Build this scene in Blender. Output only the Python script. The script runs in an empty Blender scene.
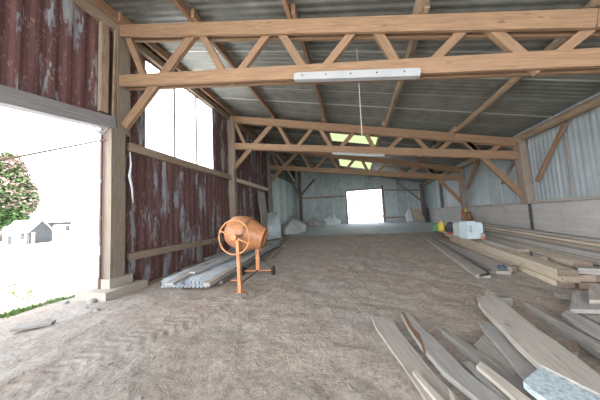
import bpy, bmesh, math, random
from mathutils import Vector, Matrix, noise
random.seed(7)
SC = bpy.context.scene
COL = SC.collection
V = Vector
# ------------------------------------------------------------------ camera
F, H = 228.0, 1.45
dyc = V((55, -14, -F)).normalized()
upc = V((-155, 3100, -F)); upc = (upc - dyc * upc.dot(dyc)).normalized()
dxc = dyc.cross(upc)
RW = Matrix((dxc, dyc, upc))            # camera axes -> world axes (x across the barn, y along it, z up)
cd = bpy.data.cameras.new('camera'); cam = bpy.data.objects.new('camera', cd); COL.objects.link(cam)
cam.matrix_world = Matrix.Translation((0, 0, H)) @ RW.to_4x4()
cd.sensor_width = 36; cd.lens = F * 36 / 600; cd.clip_end = 500; cd.clip_start = .02
SC.camera = cam
CO = V((0, 0, H))
def ray(px, py): return RW @ V((px - 300, 200 - py, -F))
def GZ(px, py, z): r = ray(px, py); return CO + r * ((z - H) / r.z)
def GY(px, py, y): r = ray(px, py); return CO + r * (y / r.y)
def GX(px, py, x): r = ray(px, py); return CO + r * (x / r.x)

# ------------------------------------------------------------------ barn dimensions
XL, XR = -5.14, 5.44
Y1, Y2, Y3, YE = 4.03, 8.88, 13.2, 20.24
YB = -4.2
def ztop(x, y): return 6.108 - .2287 * (x + 5) - .0155 * (y - 4.03)     # top of the upper chords
def zbot(x, y): return 4.90 - .1534 * (x + 5.08) - .0165 * (y - 4.03)   # top of the lower chords
def ramp(y):
    if y < 5: return 0.
    if y < 13.25: return .30 * (y - 5) / 8.25
    return .30 + (min(y, YE) - 13.25) * .047
def bumps(x, y):
    z = .032 * noise.noise(V((x * .55, y * .55, 3.1))) + .026 * noise.noise(V((x * 1.7, y * 1.7, 7.7)))
    z += .018 * noise.noise(V((x * 4.3, y * 4.3, 1.3))) + .008 * noise.noise(V((x * 10, y * 10, 4.3)))
    return z
def GG(px, py, h=0.):
    z = h
    for _ in range(25):
        p = GZ(px, py, z); z = .5 * z + .5 * (ramp(p.y) + h)
    return GZ(px, py, z)

# ------------------------------------------------------------------ materials
def mat(name, base=(.5, .5, .5), rough=.7, metal=0.):
    m = bpy.data.materials.new(name); m.use_nodes = True
    b = m.node_tree.nodes['Principled BSDF']
    b.inputs['Base Color'].default_value = (*base, 1); b.inputs['Roughness'].default_value = rough
    b.inputs['Metallic'].default_value = metal
    return m, m.node_tree, b
def nd(nt, t, **k):
    n = nt.nodes.new(t)
    for a, v in k.items():
        if a.startswith('i_'):
            s = a[2:]; s = int(s) if s.isdigit() else s.replace('_', ' ')
            n.inputs[s].default_value = v
        else: setattr(n, a, v)
    return n
def coords(nt, scale=(1, 1, 1), rnd=False):
    tc = nd(nt, 'ShaderNodeTexCoord'); mp = nd(nt, 'ShaderNodeMapping'); mp.inputs['Scale'].default_value = scale
    nt.links.new(tc.outputs['Object'], mp.inputs['Vector'])
    if rnd:
        oi = nd(nt, 'ShaderNodeObjectInfo'); mu = nd(nt, 'ShaderNodeMath', operation='MULTIPLY', i_1=37.0)
        nt.links.new(oi.outputs['Random'], mu.inputs[0]); nt.links.new(mu.outputs[0], mp.inputs['Location'])
    return mp.outputs['Vector']
def noi(nt, vec, scale, detail=5, rough=.6, dist=0.):
    n = nd(nt, 'ShaderNodeTexNoise', i_Scale=scale, i_Detail=detail, i_Roughness=rough, i_Distortion=dist)
    nt.links.new(vec, n.inputs['Vector']); return n.outputs['Fac']
def rampn(nt, fac, stops):
    r = nd(nt, 'ShaderNodeValToRGB'); e = r.color_ramp.elements
    while len(e) < len(stops): e.new(.5)
    for s, (p, c) in zip(e, stops): s.position = p; s.color = (*c, 1) if len(c) == 3 else c
    nt.links.new(fac, r.inputs['Fac']); return r.outputs['Color']
def mixc(nt, fac, a, b, mode='MIX'):
    m = nd(nt, 'ShaderNodeMix', data_type='RGBA', blend_type=mode)
    for sock, v in ((m.inputs[0], fac), (m.inputs[6], a), (m.inputs[7], b)):
        if isinstance(v, bpy.types.NodeSocket): nt.links.new(v, sock)
        elif isinstance(v, tuple): sock.default_value = (*v, 1)
        else: sock.default_value = v
    return m.outputs[2]
def bump(nt, b, fac, strength=.3, dist=.01):
    n = nd(nt, 'ShaderNodeBump', i_Strength=strength, i_Distance=dist)
    nt.links.new(fac, n.inputs['Height']); nt.links.new(n.outputs[0], b.inputs['Normal'])
def wood(name, dark, light, rough=.8, stain=None, var=.25):
    m, nt, b = mat(name, light, rough)
    f = noi(nt, coords(nt, (1.1, 16, 16), True), 2.2, 6, .65, .6)
    c = rampn(nt, f, [(.3, dark), (.62, light)])
    blot = noi(nt, coords(nt, (1.2, 3, 3), True), 1.6, 4, .6)
    if stain:
        c = mixc(nt, rampn(nt, blot, [(.52, (0, 0, 0)), (.66, (.75, .75, .75))]), c, stain)
    kn = noi(nt, coords(nt, (2.5, 9, 9), True), 1.3, 2, .5)
    c = mixc(nt, rampn(nt, kn, [(.70, (0, 0, 0)), (.75, (.55, .55, .55))]), c, tuple(x * .45 for x in dark))
    oi = nd(nt, 'ShaderNodeObjectInfo')
    mr = nd(nt, 'ShaderNodeMapRange'); mr.inputs[3].default_value = 1 - var; mr.inputs[4].default_value = 1 + var * .8
    nt.links.new(oi.outputs['Random'], mr.inputs[0])
    hs = nd(nt, 'ShaderNodeHueSaturation'); nt.links.new(mr.outputs[0], hs.inputs['Value']); nt.links.new(c, hs.inputs['Color'])
    nt.links.new(hs.outputs[0], b.inputs['Base Color'])
    bump(nt, b, f, .35, .004)
    return m
W_TRUSS = wood('truss_wood', (.195, .117, .068), (.315, .20, .12), .75, (.24, .155, .097), .12)
W_POST = wood('post_wood', (.20, .155, .12), (.32, .265, .215), .85, (.26, .235, .215), .12)
W_PURLIN = wood('purlin_wood', (.18, .10, .06), (.31, .19, .115), .8, (.22, .15, .11), .2)
W_POLE = wood('pole_wood', (.24, .165, .10), (.42, .32, .225), .85, (.22, .15, .10), .15)
W_RAIL = wood('rail_wood', (.22, .165, .12), (.36, .285, .215), .85, (.24, .16, .12), .15)
W_PALE = wood('pale_board_wood', (.50, .415, .31), (.69, .595, .47), .75, (.48, .41, .33), .12)
W_BOARD = wood('weathered_board_wood', (.29, .26, .228), (.45, .41, .365), .85, (.39, .37, .345), .15)
W_GREY = wood('grey_board_wood', (.27, .255, .24), (.44, .42, .395), .88, (.36, .365, .375), .16)
W_DARK = wood('dark_board_wood', (.18, .165, .15), (.33, .31, .285), .88, (.20, .2, .2), .2)
W_LINTEL = wood('lintel_wood', (.17, .165, .17), (.29, .285, .295), .8, (.23, .23, .25), .05)
W_LOG = wood('dark_log_wood', (.10, .085, .075), (.22, .19, .17), .9, (.26, .24, .22), .1)
W_END = wood('brown_board_wood', (.20, .155, .12), (.36, .285, .225), .85, None, .3)
W_MID = wood('dull_board_wood', (.27, .245, .22), (.43, .395, .36), .88, (.35, .33, .31), .12)
W_PALEG = wood('bleached_board_wood', (.38, .34, .29), (.57, .515, .45), .8, (.44, .41, .37), .1)

def rust_mat():
    m, nt, b = mat('rusted_cladding', (.2, .1, .1), .75, .1)
    big = noi(nt, coords(nt, (1, 2.3, .42)), 1.5, 3, .55)
    fine = noi(nt, coords(nt, (1, 10, 1.7)), 2.0, 6, .7)
    a = nd(nt, 'ShaderNodeMath', operation='MULTIPLY_ADD', i_1=.55); nt.links.new(fine, a.inputs[0]); nt.links.new(big, a.inputs[2])
    maroon = rampn(nt, noi(nt, coords(nt, (1, 7, .6)), 1.3, 5, .7), [(.28, (.085, .036, .040)), (.55, (.138, .070, .071)), (.75, (.21, .105, .085))])
    zinc = rampn(nt, noi(nt, coords(nt, (1, 9, 1.2)), 1.5, 4, .6), [(.3, (.20, .22, .26)), (.7, (.36, .38, .41))])
    c = mixc(nt, rampn(nt, a.outputs[0], [(.83, (0, 0, 0)), (.87, (1, 1, 1))]), maroon, zinc)
    flake = noi(nt, coords(nt, (1, 7, 2.6)), 3.2, 5, .75)
    c = mixc(nt, rampn(nt, flake, [(.57, (0, 0, 0)), (.66, (.75, .75, .75))]), c, (.36, .265, .21))
    nt.links.new(c, b.inputs['Base Color']); bump(nt, b, fine, .2, .004)
    return m
RUST = rust_mat()
def zinc_mat(name, lo, hi, axis, metal=.35, rough=.5, rusty=.0, width=.86, seam=.3):
    m, nt, b = mat(name, hi, rough, metal)
    tc = nd(nt, 'ShaderNodeTexCoord'); sp = nd(nt, 'ShaderNodeSeparateXYZ'); nt.links.new(tc.outputs['Object'], sp.inputs[0])
    d = nd(nt, 'ShaderNodeMath', operation='DIVIDE', i_1=width); nt.links.new(sp.outputs[axis], d.inputs[0])
    fl = nd(nt, 'ShaderNodeMath', operation='FLOOR'); nt.links.new(d.outputs[0], fl.inputs[0])
    wn = nd(nt, 'ShaderNodeTexWhiteNoise', noise_dimensions='1D'); nt.links.new(fl.outputs[0], wn.inputs['W'])
    f = noi(nt, coords(nt, (1, 1, 1)), 2.4, 6, .62)
    add = nd(nt, 'ShaderNodeMath', operation='MULTIPLY_ADD', i_1=.35); nt.links.new(wn.outputs['Value'], add.inputs[0]); nt.links.new(f, add.inputs[2])
    c = rampn(nt, add.outputs[0], [(.42, lo), (.85, hi)])
    if rusty:
        st = noi(nt, coords(nt, (1.3, 1.3, .7)), 1.7, 6, .7)
        c = mixc(nt, rampn(nt, st, [(.58, (0, 0, 0)), (.72, (rusty, rusty, rusty))]), c, (.20, .14, .10))
    fr = nd(nt, 'ShaderNodeMath', operation='FRACT'); nt.links.new(d.outputs[0], fr.inputs[0])
    c = mixc(nt, rampn(nt, fr.outputs[0], [(.925, (0, 0, 0)), (.94, (seam, seam, seam))]), c, tuple(min(.8, x * 2.1) for x in hi))
    nt.links.new(c, b.inputs['Base Color'])
    return m
ROOF = zinc_mat('weathered_roof_sheet', (.125, .13, .117), (.245, .255, .235), 1, .2, .5, .45, .86, .95)
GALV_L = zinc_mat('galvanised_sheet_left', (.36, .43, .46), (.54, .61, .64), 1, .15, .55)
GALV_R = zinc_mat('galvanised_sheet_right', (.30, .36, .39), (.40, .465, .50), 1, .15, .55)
GALV_E = zinc_mat('galvanised_sheet_end', (.36, .43, .455), (.54, .61, .63), 0, .15, .55, .2)
DARKSH = zinc_mat('dark_old_sheet', (.08, .09, .085), (.15, .17, .16), 1, .2, .6, .4)
def simple_noise(name, lo, hi, scale, rough=.7, metal=0., b_str=.0, sc=(1, 1, 1), detail=5):
    m, nt, b = mat(name, hi, rough, metal)
    f = noi(nt, coords(nt, sc), scale, detail, .6)
    nt.links.new(rampn(nt, f, [(.32, lo), (.68, hi)]), b.inputs['Base Color'])
    if b_str: bump(nt, b, f, b_str, .01)
    return m
ZINC = simple_noise('loose_zinc_sheet', (.33, .37, .42), (.55, .59, .64), 3, .45, .35)
ZINCB = simple_noise('leaning_sheet_blue', (.46, .53, .57), (.62, .69, .73), 2.5, .5, .3)
ORANGE = simple_noise('orange_paint', (.52, .21, .085), (.64, .29, .13), 6, .5, 0., .1)
ORANGE_R = simple_noise('scratched_orange_paint', (.36, .17, .085), (.58, .255, .115), 9, .36, .05, .2, detail=8)
BANDM = simple_noise('brown_band', (.14, .08, .05), (.32, .16, .09), 8, .6)
RUBBER = simple_noise('black_rubber', (.02, .02, .02), (.05, .05, .05), 12, .8)
STEEL = simple_noise('dark_steel', (.05, .05, .055), (.12, .12, .12), 8, .5, .6)
WHITE = simple_noise('white_enamel', (.34, .36, .38), (.40, .42, .43), 3, .4)
CORD = simple_noise('pale_cord', (.55, .58, .55), (.70, .72, .68), 6, .8)
BLUEW = simple_noise('pale_blue_plastic', (.50, .62, .70), (.66, .76, .82), 3, .45)
GREENW = simple_noise('pale_green_plastic', (.52, .60, .56), (.68, .74, .70), 3, .45)
YELLOW = simple_noise('yellow_plastic', (.74, .56, .06), (.85, .68, .12), 5, .4)
GREENP = simple_noise('green_plastic', (.08, .28, .12), (.14, .38, .18), 5, .5)
REDP = simple_noise('red_plastic', (.50, .08, .06), (.66, .14, .1), 5, .5)
BLUEP = simple_noise('blue_cloth', (.035, .06, .12), (.08, .12, .2), 8, .7)
BLACKC = simple_noise('black_cloth', (.03, .035, .05), (.09, .10, .13), 8, .7)
PINKBAG = simple_noise('pinkish_bag', (.48, .40, .40), (.68, .60, .60), 6, .8, 0., .4)
WHITEBAG = simple_noise('white_sack', (.58, .63, .68), (.78, .82, .86), 6, .7, 0., .4)
TARP = simple_noise('grey_tarpaulin', (.38, .40, .40), (.55, .57, .57), 4, .6, 0., .4)
PLASTER = simple_noise('plasterboard', (.42, .33, .26), (.54, .44, .36), 4, .8)
def concrete(name, lo, hi, band=False):
    m, nt, b = mat(name, hi, .9)
    v = coords(nt)
    f = noi(nt, v, 1.1, 8, .65); g = noi(nt, v, 14, 5, .7)
    c = rampn(nt, f, [(.3, lo), (.7, hi)])
    c = mixc(nt, .35, c, rampn(nt, g, [(.3, tuple(x * .7 for x in lo)), (.7, hi)]))
    if band:
        h = noi(nt, coords(nt, (.4, .4, 5)), 1.2, 5, .6)
        c = mixc(nt, rampn(nt, h, [(.55, (0, 0, 0)), (.72, (.5, .5, .5))]), c, (.62, .62, .61))
    nt.links.new(c, b.inputs['Base Color']); bump(nt, b, g, .35, .008)
    return m
CONC_W = concrete('rendered_concrete_wall', (.40, .385, .37), (.55, .54, .525), True)
CONC_B = concrete('plinth_concrete', (.33, .29, .25), (.50, .45, .40))
CONC_S = concrete('slab_concrete', (.36, .40, .43), (.58, .63, .66))
SPECK = None
def speck_mat():
    m, nt, b = mat('speckled_pale_board', (.6, .7, .75), .8)
    f = noi(nt, coords(nt), 26, 6, .75); g = noi(nt, coords(nt), 6, 4, .6)
    c = rampn(nt, f, [(.36, (.16, .22, .26)), (.47, (.42, .51, .57)), (.62, (.66, .73, .78))])
    c = mixc(nt, .2, c, rampn(nt, g, [(.3, (.40, .49, .55)), (.7, (.72, .79, .83))]))
    nt.links.new(c, b.inputs['Base Color']); bump(nt, b, f, .5, .006); return m
SPECK = speck_mat()
def dirt_mat():
    m, nt, b = mat('trodden_earth', (.3, .25, .2), .95)
    v = coords(nt)
    big = noi(nt, v, .42, 5, .6, .4); mid = noi(nt, v, 2.6, 7, .68); fine = noi(nt, v, 19, 8, .75)
    c = rampn(nt, big, [(.36, (.50, .41, .345)), (.52, (.445, .39, .34)), (.66, (.495, .46, .43))])
    c = mixc(nt, rampn(nt, mid, [(.40, (0, 0, 0)), (.66, (.75, .75, .75))]), c, (.335, .275, .23))
    c = mixc(nt, .6, c, rampn(nt, fine, [(.30, (.18, .17, .16)), (.47, (.82, .82, .82)), (.70, (1.35, 1.32, 1.3))]), 'MULTIPLY')
    vo = nd(nt, 'ShaderNodeTexVoronoi', i_Scale=11.0); nt.links.new(v, vo.inputs['Vector'])
    c = mixc(nt, rampn(nt, vo.outputs['Distance'], [(.07, (.6, .6, .6)), (.13, (0, 0, 0))]), c, (.57, .54, .51))
    nt.links.new(c, b.inputs['Base Color'])
    ad = nd(nt, 'ShaderNodeMath', operation='ADD'); nt.links.new(mid, ad.inputs[0]); nt.links.new(fine, ad.inputs[1])
    bump(nt, b, ad.outputs[0], .9, .03)
    return m
DIRT = dirt_mat()
YARD = simple_noise('pale_gravel_yard', (.50, .49, .47), (.68, .67, .65), 1.2, .95, 0., .3)
GRASS = simple_noise('grass_green', (.12, .21, .055), (.22, .33, .11), 9, .8)
LEAF = simple_noise('tree_leaf', (.045, .095, .025), (.10, .18, .06), 3, .7)
LEAFP = simple_noise('pale_leaf', (.018, .03, .012), (.04, .06, .025), 3, .7)
BLOSSOM = simple_noise('tree_blossom', (.20, .14, .115), (.32, .25, .215), 3, .7)
BARK = simple_noise('tree_bark', (.10, .08, .06), (.20, .17, .13), 9, .9)
STONE = simple_noise('loose_stone', (.22, .21, .195), (.38, .365, .35), 5, .9)
CHIP = simple_noise('wood_chip', (.22, .15, .10), (.48, .38, .28), 7, .9)
HWALL = simple_noise('whitewashed_wall', (.62, .61, .58), (.76, .75, .73), .8, .9)
HROOF = simple_noise('pale_house_roof', (.50, .49, .48), (.62, .61, .60), .8, .85)
HSTONE = simple_noise('dark_stone_gable', (.03, .033, .033), (.11, .10, .09), 2.2, .95)
HBOARD = simple_noise('dark_boarding', (.03, .034, .038), (.06, .066, .07), 3, .9)
def pane_mat():
    m, nt, b = mat('translucent_sheet', (.9, .9, .9), .6)
    t = nd(nt, 'ShaderNodeBsdfTranslucent'); t.inputs[0].default_value = (.93, .94, .95, 1)
    tr = nd(nt, 'ShaderNodeBsdfTransparent'); mx = nd(nt, 'ShaderNodeMixShader', i_0=.75)
    nt.links.new(t.outputs[0], mx.inputs[1]); nt.links.new(tr.outputs[0], mx.inputs[2])
    nt.links.new(mx.outputs[0], nt.nodes['Material Output'].inputs['Surface']); return m
PANE = pane_mat()
SKYL, nt, b = mat('roof_light_sheet', (.3, .3, .2), .6)
t = nd(nt, 'ShaderNodeBsdfTranslucent'); t.inputs[0].default_value = (.09, .105, .055, 1)
nt.links.new(t.outputs[0], nt.nodes['Material Output'].inputs['Surface'])

# ------------------------------------------------------------------ mesh helpers
def origin(par):
    o = V((0, 0, 0))
    while par is not None: o += par.location; par = par.parent
    return o
def tag(o, label=None, cat=None, group=None, kind=None):
    if label: o['label'] = label
    if cat: o['category'] = cat
    if group: o['group'] = group
    if kind: o['kind'] = kind
    return o
def empty(name, loc, label=None, cat=None, group=None, kind=None):
    o = bpy.data.objects.new(name, None); COL.objects.link(o); o.location = loc; o.empty_display_size = .1
    return tag(o, label, cat, group, kind)
def finish(name, bm, m, parent=None, at=(0, 0, 0), rot=None, smooth=False, bevel=0.):
    """bm is in the object's own frame; the object stands at world point `at`."""
    if bevel:
        es = [e for e in bm.edges if len(e.link_faces) == 2 and e.calc_face_angle(0) > .6]
        bmesh.ops.bevel(bm, geom=es, offset=bevel, segments=1, affect='EDGES', profile=.5)
    bmesh.ops.recalc_face_normals(bm, faces=bm.faces)
    me = bpy.data.meshes.new(name); bm.to_mesh(me); bm.free()
    me.materials.append(m)
    if smooth:
        for p in me.polygons: p.use_smooth = True
    o = bpy.data.objects.new(name, me); COL.objects.link(o)
    if parent is not None: o.parent = parent
    o.location = V(at) - origin(parent)
    if rot is not None: o.rotation_euler = rot.to_euler()
    return o
def frame(p, q, up=(0, 0, 1)):
    x = (V(q) - V(p)).normalized(); u = V(up)
    if abs(x.dot(u)) > .98: u = V((0, 1, 0)) if abs(x.y) < .9 else V((1, 0, 0))
    y = u.cross(x).normalized(); z = x.cross(y)
    return Matrix((x, y, z)).transposed()
def board(name, p, q, w, h, m, parent=None, up=(0, 0, 1), seg=1, wob=0., rag=0., bevel=.006, skew=0., taper=1.):
    """a sawn timber from p to q along its centre line: w across, h along `up`"""
    p, q = V(p), V(q); L = (q - p).length; R = frame(p, q, up); bm = bmesh.new()
    n = max(1, seg); rings = []; s = random.uniform(0, 99)
    for i in range(n + 1):
        t = i / n; k = 1 + (taper - 1) * t; r = []
        for sy, sz in ((-1, -1), (1, -1), (1, 1), (-1, 1)):
            x = t * L
            if i == 0: x += rag * random.uniform(-1, 1) + skew * sy * w
            if i == n: x += rag * random.uniform(-1, 1)
            oy = wob * noise.noise(V((x * 1.3, sy * 3 + s, .3))); oz = .4 * wob * noise.noise(V((x * 1.1, 7 + s, 2.)))
            r.append(bm.verts.new((x, sy * w * k / 2 + oy, sz * h * k / 2 + oz)))
        rings.append(r)
    for a, b in zip(rings, rings[1:]):
        for j in range(4): bm.faces.new((a[j], a[(j + 1) % 4], b[(j + 1) % 4], b[j]))
    bm.faces.new(rings[0][::-1]); bm.faces.new(rings[-1])
    return finish(name, bm, m, parent, p, R, False, bevel if n == 1 else bevel * .8)
def log(name, p, q, r, m, parent=None, wob=.1, n=10, seg=14, taper=.85):
    p, q = V(p), V(q); L = (q - p).length; R = frame(p, q); bm = bmesh.new(); s = random.uniform(0, 99); rings = []
    for i in range(seg + 1):
        t = i / seg; cy = wob * r * noise.noise(V((t * L * .8, s, 0))) * 2; cz = wob * r * noise.noise(V((t * L * .8, s, 9))) * 2
        rr = r * (1 + (taper - 1) * t)
        rings.append([bm.verts.new((t * L, cy + rr * math.cos(a) * (1 + wob * noise.noise(V((t * L * 2, a, s)))),
                      cz + rr * math.sin(a) * (1 + wob * noise.noise(V((t * L * 2, a, s + 5)))))) for a in [2 * math.pi * j / n for j in range(n)]])
    for a, b in zip(rings, rings[1:]):
        for j in range(n): bm.faces.new((a[j], a[(j + 1) % n], b[(j + 1) % n], b[j]))
    bm.faces.new(rings[0][::-1]); bm.faces.new(rings[-1])
    return finish(name, bm, m, parent, p, R, True)
def plank_poly(name, left, right, thick, m, parent=None, bevel=.004):
    """an irregular plank: matching top-edge points down its left and right side"""
    left = [V(a) for a in left]; right = [V(a) for a in right]
    p = (left[0] + right[0]) / 2; q = (left[-1] + right[-1]) / 2; R = frame(p, q); Ri = R.transposed(); bm = bmesh.new()
    tl = [bm.verts.new(Ri @ (a - p)) for a in left]; tr = [bm.verts.new(Ri @ (a - p)) for a in right]
    d = V((0, 0, -thick))
    bl = [bm.verts.new(v.co + d) for v in tl]; br = [bm.verts.new(v.co + d) for v in tr]
    def chain(A, B):
        for i in range(len(A) - 1): bm.faces.new((A[i], A[i + 1], B[i + 1], B[i]))
    chain(tl, tr); chain(br, bl); chain(tr, br); chain(bl, tl)
    bm.faces.new((tl[0], tr[0], br[0], bl[0])); bm.faces.new((tl[-1], bl[-1], br[-1], tr[-1]))
    return finish(name, bm, m, parent, p, R, False, bevel)
class MB:
    def __init__(s): s.bm = bmesh.new()
    def box(s, c, size, R=None):
        R = R or Matrix.Identity(3); vs = []
        for x in (-.5, .5):
            for y in (-.5, .5):
                for z in (-.5, .5): vs.append(s.bm.verts.new(V(c) + R @ V((x * size[0], y * size[1], z * size[2]))))
        for f in ((0, 1, 3, 2), (4, 6, 7, 5), (0, 4, 5, 1), (2, 3, 7, 6), (0, 2, 6, 4), (1, 5, 7, 3)): s.bm.faces.new([vs[i] for i in f])
        return s
    def tube(s, pts, r, n=8, closed=False):
        pts = [V(p) for p in pts]; k = len(pts); rings = []
        rr = r if isinstance(r, (list, tuple)) else [r] * k
        for i, p in enumerate(pts):
            a = pts[(i - 1) % k] if (closed or i > 0) else p; b = pts[(i + 1) % k] if (closed or i < k - 1) else p
            R = frame(a, b); rings.append([s.bm.verts.new(p + R @ V((0, rr[i] * math.cos(t), rr[i] * math.sin(t)))) for t in [2 * math.pi * j / n for j in range(n)]])
        pairs = list(zip(rings, rings[1:])) + ([(rings[-1], rings[0])] if closed else [])
        for a, b in pairs:
            for j in range(n): s.bm.faces.new((a[j], a[(j + 1) % n], b[(j + 1) % n], b[j]))
        if not closed: s.bm.faces.new(rings[0][::-1]); s.bm.faces.new(rings[-1])
        return s
    def lathe(s, prof, c, axis, n=28, closed=False):
        R = frame((0, 0, 0), axis); rings = []
        for r, t in prof:
            rings.append([s.bm.verts.new(V(c) + R @ V((t, r * math.cos(a), r * math.sin(a)))) for a in [2 * math.pi * j / n for j in range(n)]])
        pr = list(zip(rings, rings[1:])) + ([(rings[-1], rings[0])] if closed else [])
        for a, b in pr:
            for j in range(n): s.bm.faces.new((a[j], a[(j + 1) % n], b[(j + 1) % n], b[j]))
        return s
    def build(s, name, m, parent=None, smooth=False, bevel=0., at=None):
        """vertices were given in world coordinates"""
        o = origin(parent) if at is None else V(at)
        for v in s.bm.verts: v.co -= o
        return finish(name, s.bm, m, parent, o, None, smooth, bevel)
def blob(name, c, size, m, parent=None, amp=.25, freq=3., sub=3, flat=True, seed=0., rz=0.):
    bm = bmesh.new(); bmesh.ops.create_icosphere(bm, subdivisions=sub, radius=1)
    for v in bm.verts:
        d = 1 + amp * noise.noise(v.co * freq * .5 + V((seed, 0, 0))) + amp * .5 * noise.noise(v.co * freq + V((0, seed, 0)))
        v.co *= d
        if flat and v.co.z < -.35: v.co.z = -.35
        v.co = V((v.co.x * size[0], v.co.y * size[1], (v.co.z + (.35 if flat else 0)) * size[2]))
    return finish(name, bm, m, parent, c, Matrix.Rotation(rz, 3, 'Z'), True)
def cladding(name, m, along, c, segs, period=.2, depth=.035, parent=None, kind='structure'):
    """profiled sheeting in a wall plane; along = 'y' (plane x=c) or 'x' (plane y=c); segs = (a0, a1, zb(a), zt(a))"""
    bm = bmesh.new()
    for a0, a1, zb, zt in segs:
        A = [a0]; k = math.ceil(a0 / (period / 4) + 1e-6)
        while k * period / 4 < a1 - 1e-6: A.append(k * period / 4); k += 1
        A.append(a1); prev = None
        for a in A:
            ph = (a / period) % 1.; d = depth if (.2 < ph < .55) else 0.
            ns = 4
            col = []
            for i in range(ns + 1):
                z = zb(a) + (zt(a) - zb(a)) * i / ns
                col.append(bm.verts.new((c + d, a, z) if along == 'y' else (a, c + d, z)))
            if prev:
                for i in range(ns): bm.faces.new((prev[i], col[i], col[i + 1], prev[i + 1]))
            prev = col
    o = finish(name, bm, m, parent)
    if kind and parent is None: o['kind'] = kind
    return o
K = lambda z: (lambda a: z)

# ================================================================== SETTING
def eave(y): return ztop(XL, y) + .25
lint_t = lambda y: 3.64 + (y - 2.2) * .125
wl = cladding('wall_left', RUST, 'y', XL - .06, [
    (-1., 3.98, lambda y: lint_t(y) - .1, eave),
    (3.98, 4.75, K(-.03), eave), (4.75, 7.65, K(-.03), K(3.27)), (4.75, 7.65, K(5.83), eave),
    (7.65, Y3, K(-.03), eave)], .23, .018)
cladding('galvanised_sheeting', GALV_L, 'y', XL - .06, [(Y3, YE + .06, lambda y: .2, K(4.35))], .2, .03, wl)
cladding('dark_sheeting', DARKSH, 'y', XL - .07, [(Y3, YE + .06, K(4.33), eave)], .2, .03, wl)
# the three translucent sheets high in the left wall
win = cladding('window_1', PANE, 'y', XL - .03, [(4.76, 5.68, K(3.26), K(5.84)), (5.72, 6.67, K(3.26), K(5.84)), (6.71, 7.64, K(3.26), K(5.84))], 3., 0.)
for y in (5.70, 6.69):
    MB().box((XL - .02, y, 4.55), (.04, .05, 2.6)).build('mullion', W_DARK, win)
wr = MB().box((XR + .14, (YB + YE) / 2, .62), (.2, YE - YB, 1.78)).build('wall_right', CONC_W); wr['kind'] = 'structure'
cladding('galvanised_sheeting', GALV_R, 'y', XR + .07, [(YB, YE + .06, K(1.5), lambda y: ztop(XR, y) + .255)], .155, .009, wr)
for y0, y1, dz in ((1., 6.2, .0), (6.25, 9.7, .01), (9.75, 14.4, -.005), (14.45, 20.2, .0)):
    board('ledge_plank', (XR + .02, y0, 1.545 + dz), (XR + .02, y1, 1.545 + dz), .16, .07, W_BOARD, wr, seg=6, wob=.03)
dl, dr, dt = -.58, 2.28, 3.43
we = cladding('wall_back', GALV_E, 'x', YE, [
    (XL - .1, dl, K(.3), lambda x: ztop(x, YE) + .25), (dr, XR + .15, K(.3), lambda x: ztop(x, YE) + .25),
    (dl, dr, K(dt), lambda x: ztop(x, YE) + .25)], .21, .03)
for x0, x1, z in ((dr + .15, XR, 1.02),):
    board('low_rail', (x0, YE - .06, z), (x1, YE - .06, z - .02), .06, .14, W_DARK, we)
board('rail', (-4.9, YE - .07, 3.1), (dl - .1, YE - .07, 3.04), .07, .13, W_POLE, we)
board('top_rail', (dr + .2, YE - .07, 3.35), (XR, YE - .07, 3.1), .06, .1, W_DARK, we)
dfr = empty('door_1', (.85, YE, ramp(YE)), kind='structure')
board('jamb', (dl - .06, YE - .06, ramp(YE) - .05), (dl - .06, YE - .06, 3.5), .13, .14, W_DARK, dfr)
board('jamb', (dr + .08, YE - .06, ramp(YE) - .05), (dr + .08, YE - .06, 3.75), .17, .16, W_RAIL, dfr)
board('head', (dl - .1, YE - .06, dt + .07), (dr + .1, YE - .06, dt + .07), .1, .13, W_DARK, dfr)
# roof: sheets laid down the slope, corrugations across the barn
bm = bmesh.new(); prev = None; y = YB; per = .155
i = 0
while y <= YE + .3:
    ph = i % 4; d = (0, .0, .016, .016)[ph]; row = []
    lap = .006 * math.sin(y * 7.3)
    for x in (-5.6, -3.05, -.9, 1.3, 3.6, 5.9):
        row.append(bm.verts.new((x, y, ztop(x, y) + .235 + d + lap)))
    if prev:
        for j in range(5):
            if not (j == 2 and (10.6 < y < 11.7 or 15.2 < y < 17.6)): bm.faces.new((prev[j], prev[j + 1], row[j + 1], row[j]))
    prev = row; y += per / 4; i += 1
ce = finish('ceiling', bm, ROOF); ce['kind'] = 'structure'

# two green-yellow translucent sheets let into the roof
for n, (a, b) in enumerate(((10.5, 11.8), (15.1, 17.7))):
    bm = bmesh.new()
    q = [(-.95, a), (1.35, a), (1.35, b), (-.95, b)]
    bm.faces.new([bm.verts.new((x, y, ztop(x, y) + .262)) for x, y in q])
    finish(f'window_{n + 2}', bm, SKYL)['kind'] = 'structure'
# ground: trodden earth inside, concrete at the far end, pale yard outside
def track(x, y):
    z = 0.
    for (a, b, wd) in ((V((-3.15, 1.2)), V((-2.25, 4.1)), .30),):
        d = (b - a); L = d.length; d /= L; r = V((x, y)) - a; t = r.dot(d); s = r.x * d.y - r.y * d.x
        s += .06 * math.sin(t * 2)
        if -.3 < t < L + 1.2 and abs(s) < wd:
            e = min(1, (wd - abs(s)) / .08)
            z += e * ((.0065 + .008 * noise.noise(V((x * 3, y * 3, 2)))) * math.sin((t + .55 * abs(s)) * 2 * math.pi / .13) - .008)
    return z
def axis_pts(a, b, f):
    out = [a]
    while out[-1] < b: out.append(out[-1] + f(out[-1]))
    out[-1] = b; return out
xs = axis_pts(-6.45, 5.56, lambda x: .035 if -5.2 < x < 3.2 else .08)
ys = axis_pts(YB, 13.26, lambda y: .25 if y < .9 else (.026 if y < 4.2 else (.05 if y < 7 else .12)))
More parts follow.
